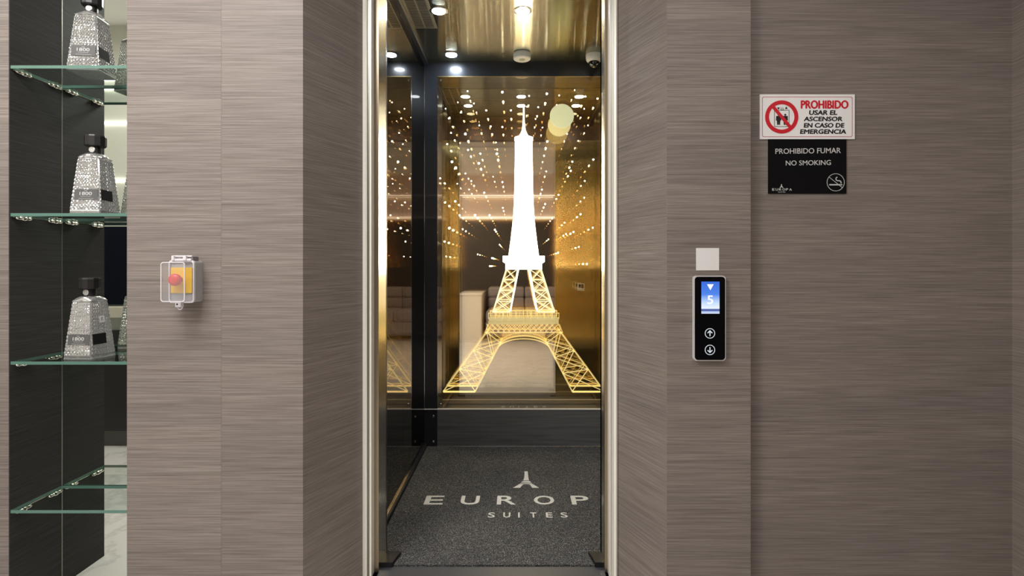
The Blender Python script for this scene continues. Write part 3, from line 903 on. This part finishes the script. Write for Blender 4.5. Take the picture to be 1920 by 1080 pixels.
# ---------------------------------------------------------------- signs
dW = 1.747
def gx(p): return X(p, dW)
def gz(p): return Z(p, dW)
RED = mat('sign_red', (.62, .01, .025), .4); INKB = mat('sign_black', (.01, .01, .011), .4)
s1 = thing('no_lift_use_sign', 'white and red prohibition sign with figures in a lift, on the right wall', 'sign', (gx(1513), 1.75, gz(261)))
obj('board', box(B(), gx(1424.5), gx(1602.5), dW - .001, 1.7502, gz(261), gz(177), .0005), mat('sign_white', (.88, .88, .87), .35), s1)
yf = dW - .001
bm = ring(B(), rrect(gx(1428.5), gx(1598), gz(257), gz(181.5), .006), rrect(gx(1429.5), gx(1597), gz(256), gz(182.5), .005), yf - .0005, yf)
obj('border_line', bm, mat('sign_pink', (.55, .16, .2), .4), s1)
ccx, ccz, rr = gx(1465.2), gz(219.5), 31 * dW / 1000
bm = B()
# lift pictogram
K = dW / 1000
fx = lambda p: gx(1400 + p / 4.909); fz = lambda p: gz(160 + p / 4.909)
ring(bm, rrect(fx(252), fx(390), fz(382), fz(228), .0005, 1), rrect(fx(256), fx(386), fz(378), fz(232), .0004, 1), yf - .0005, yf)
for cx_ in (292, 353):
    plate(bm, circ(fx(cx_), fz(272), 9 / 4.909 * K, 20), yf - .0006, yf)
    plate(bm, [(fx(cx_ - 22), fz(283)), (fx(cx_ + 22), fz(283)), (fx(cx_ + 24), fz(325)), (fx(cx_ + 16), fz(325)), (fx(cx_ + 13), fz(365)), (fx(cx_ + 2), fz(365)),
               (fx(cx_), fz(330)), (fx(cx_ - 2), fz(365)), (fx(cx_ - 13), fz(365)), (fx(cx_ - 16), fz(325)), (fx(cx_ - 24), fz(325))][::-1], yf - .0006, yf)
plate(bm, [(fx(278), fz(205)), (fx(304), fz(205)), (fx(291), fz(225))], yf - .0006, yf)
plate(bm, [(fx(350), fz(218)), (fx(376), fz(218)), (fx(363), fz(196))], yf - .0006, yf)
ring(bm, rrect(fx(312), fx(336), fz(228), fz(208), .0005, 1), rrect(fx(315), fx(333), fz(225), fz(211), .0004, 1), yf - .0005, yf)
obj('lift_pictogram', bm, INKB, s1)
bm = ring(B(), circ(ccx, ccz, rr, 64), circ(ccx, ccz, rr * .77, 64), yf - .0012, yf)
a = math.radians(-50)
bar(bm, (ccx - rr * .85 * math.cos(a), ccz - rr * .85 * math.sin(a)), (ccx + rr * .85 * math.cos(a), ccz + rr * .85 * math.sin(a)), rr * .19, yf - .0013, yf)
obj('prohibition_ring', bm, RED, s1)
bm = B(); add_text(bm, 'PROHIBIDO', gx(1501), gx(1590.5), gz(204.2), gz(188.3), yf - .0006, bold=.05)
obj('red_lettering', bm, RED, s1)
bm = B()
for s, a0, a1, b0, b1 in (('USAR EL', 1516.5, 1569.5, 206.8, 215.8), ('ASCENSOR', 1506.5, 1579, 218.8, 227.5), ('EN CASO DE', 1506.5, 1583, 230.8, 239.6), ('EMERGENCIA', 1499.5, 1586, 242.5, 251.3)):
    add_text(bm, s, gx(a0), gx(a1), gz(b1), gz(b0), yf - .0006, bold=.06, skew=.1)
obj('black_lettering', bm, INKB, s1)

s2 = thing('no_smoking_sign', 'black no smoking sign with white lettering, just below the white and red sign', 'sign', (gx(1514), 1.75, gz(363)))
obj('board', box(B(), gx(1440.5), gx(1587), dW - .001, 1.7502, gz(363), gz(261.3), .0005), mat('sign_gloss_black', (.005, .005, .006), .3, spec=.12), s2)
SW = mat('sign_silver', (.62, .62, .61), .4)
bm = B()
add_text(bm, 'PROHIBIDO FUMAR', gx(1453.5), gx(1576), gz(288), gz(278), yf - .0006, bold=.005)
for v_ in bm.verts: v_.co.z += (v_.co.x - gx(1514)) * .014
obj('spanish_line', bm, SW, s2)
bm = B()
add_text(bm, 'NO SMOKING', gx(1473), gx(1557.5), gz(310), gz(300.8), yf - .0006, bold=.005)
for v_ in bm.verts: v_.co.z += (v_.co.x - gx(1514)) * .014
obj('english_line', bm, SW, s2)
bm = B()
x_ = 1447.5
for ch, wd in zip('EUROPA', (4.2, 4.6, 4.6, 5, 4.4, 4.8)):
    add_text(bm, ch, gx(x_), gx(x_ + wd), gz(357.6), gz(353.2), yf - .0006, bold=.02); x_ += 6.4
add_text(bm, 'SUITES', gx(1458.5), gx(1472), gz(361), gz(359.4), yf - .0006)
plate(bm, [(gx(1464.4), gz(345.5)), (gx(1465.4), gz(345.5)), (gx(1466), gz(349)), (gx(1468.6), gz(352.4)), (gx(1467), gz(352.4)), (gx(1464.9), gz(350.4)), (gx(1462.8), gz(352.4)), (gx(1461.2), gz(352.4)), (gx(1463.8), gz(349))], yf - .0006, yf)
obj('tower_logo', bm, SW, s2)
bm = B()
c0 = (gx(1566.5), gz(342))
ring(bm, circ(*c0, 16.6 * K, 48), circ(*c0, 15.7 * K, 48), yf - .0006, yf)
bar(bm, (c0[0] - 12.5 * K, c0[1] + 10 * K), (c0[0] + 12.5 * K, c0[1] - 10 * K), .0014, yf - .0008, yf)
bar(bm, (c0[0] - 12 * K, c0[1] - 4.5 * K), (c0[0] + 9 * K, c0[1] - 4.5 * K), .0042, yf - .0006, yf)
bar(bm, (c0[0] + 9.8 * K, c0[1] - 4.5 * K), (c0[0] + 12.3 * K, c0[1] - 4.5 * K), .0042, yf - .0006, yf)
sm = [(10, -2), (10, 1), (7.5, 3), (3, 3), (.5, 5), (.5, 8), (3, 10)]
for p, q in zip(sm, sm[1:]): bar(bm, (c0[0] + p[0] * K, c0[1] + p[1] * K), (c0[0] + q[0] * K, c0[1] + q[1] * K), .0032, yf - .0006, yf)
obj('no_smoking_symbol', bm, SW, s2)

# ---------------------------------------------------------------- lobby furniture seen only in the mirrors
SOFA = mat('sofa_fabric', (.30, .26, .26), .9)
sf = thing('lobby_sofa', 'grey sofa with tufted back reflected in the lift mural', 'sofa', (.2, -1.7, 0))
obj('sofa_base', box(B(), -.5, 1.3, -2.15, -1.3, .08, .30, .02), SOFA, sf)
for k in range(3):
    a = -.5 + k * .6
    obj('seat_cushion', box(B(), a + .005, a + .595, -1.95, -1.28, .30, .46, .03), SOFA, sf)
    for j in range(2): obj('back_cushion', box(B(), a + .005, a + .595, -2.15, -1.90, .46 + j * .17, .625 + j * .17, .03), SOFA, sf)
for x in (-.42, 1.22):
    for y in (-2.08, -1.38): obj('leg', lathe(B(), [(.02, 0), (.02, .08)], 12, (x, y, 0)), BLACK, sf)
co = thing('white_side_cabinet', 'white side cabinet standing left of the grey sofa in the mirror', 'cabinet', (-.72, -1.6, 0))
obj('body', box(B(), -.90, -.56, -2.0, -1.25, 0, .70, .004), mat('white_lacquer', (.75, .7, .64), .3), co)
obj('top', box(B(), -.91, -.55, -2.01, -1.24, .70, .73, .004), mat('white_top', (.8, .76, .7), .25), co)
# left end of the lobby, seen in the niche mirror
struct('wall_pier', box(B(), XL, -2.05, -.6, .395, 0, CEIL), mat('pale_wall', (.78, .79, .70), .7))
px0_, px1_, yp = XL + .05, -2.06, .397
ct = thing('reception_counter', 'black counter with an ivory worktop reflected in the niche mirror', 'counter', (-2.6, .5, 0))
obj('front', box(B(), px0_, px1_, yp, yp + .05, .10, .74), mat('counter_black', (.012, .012, .014), .3), ct)
obj('plinth', box(B(), px0_, px1_, yp, yp + .03, 0, .10), mat('plinth_grey', (.10, .10, .09), .5), ct)
obj('rail', box(B(), px0_, px1_, yp, yp + .04, .74, .82), mat('counter_green', (.40, .44, .38), .4), ct)
obj('worktop', box(B(), px0_, px1_, yp, yp + .07, .82, .89, .004), mat('counter_ivory', (.75, .72, .6), .3), ct)
pn = obj('wall_screen', box(B(), px0_, px1_, yp, yp + .03, .90, 1.40, .004), mat('screen_navy', (.003, .005, .014), .3, spec=.1))
tag(pn, 'wide dark screen above the black counter, reflected in the niche mirror', 'screen')
for k, z in enumerate((1.69, 2.06, 2.28, 2.34)):
    o = obj('light_strip', box(B(), px0_, px1_, yp, yp + .01, z, z + .014), LEDS)
    tag(o, ('lowest', 'second', 'third', 'uppermost')[k] + ' of four thin light strips on the pale wall reflected in the niche', 'light strip')
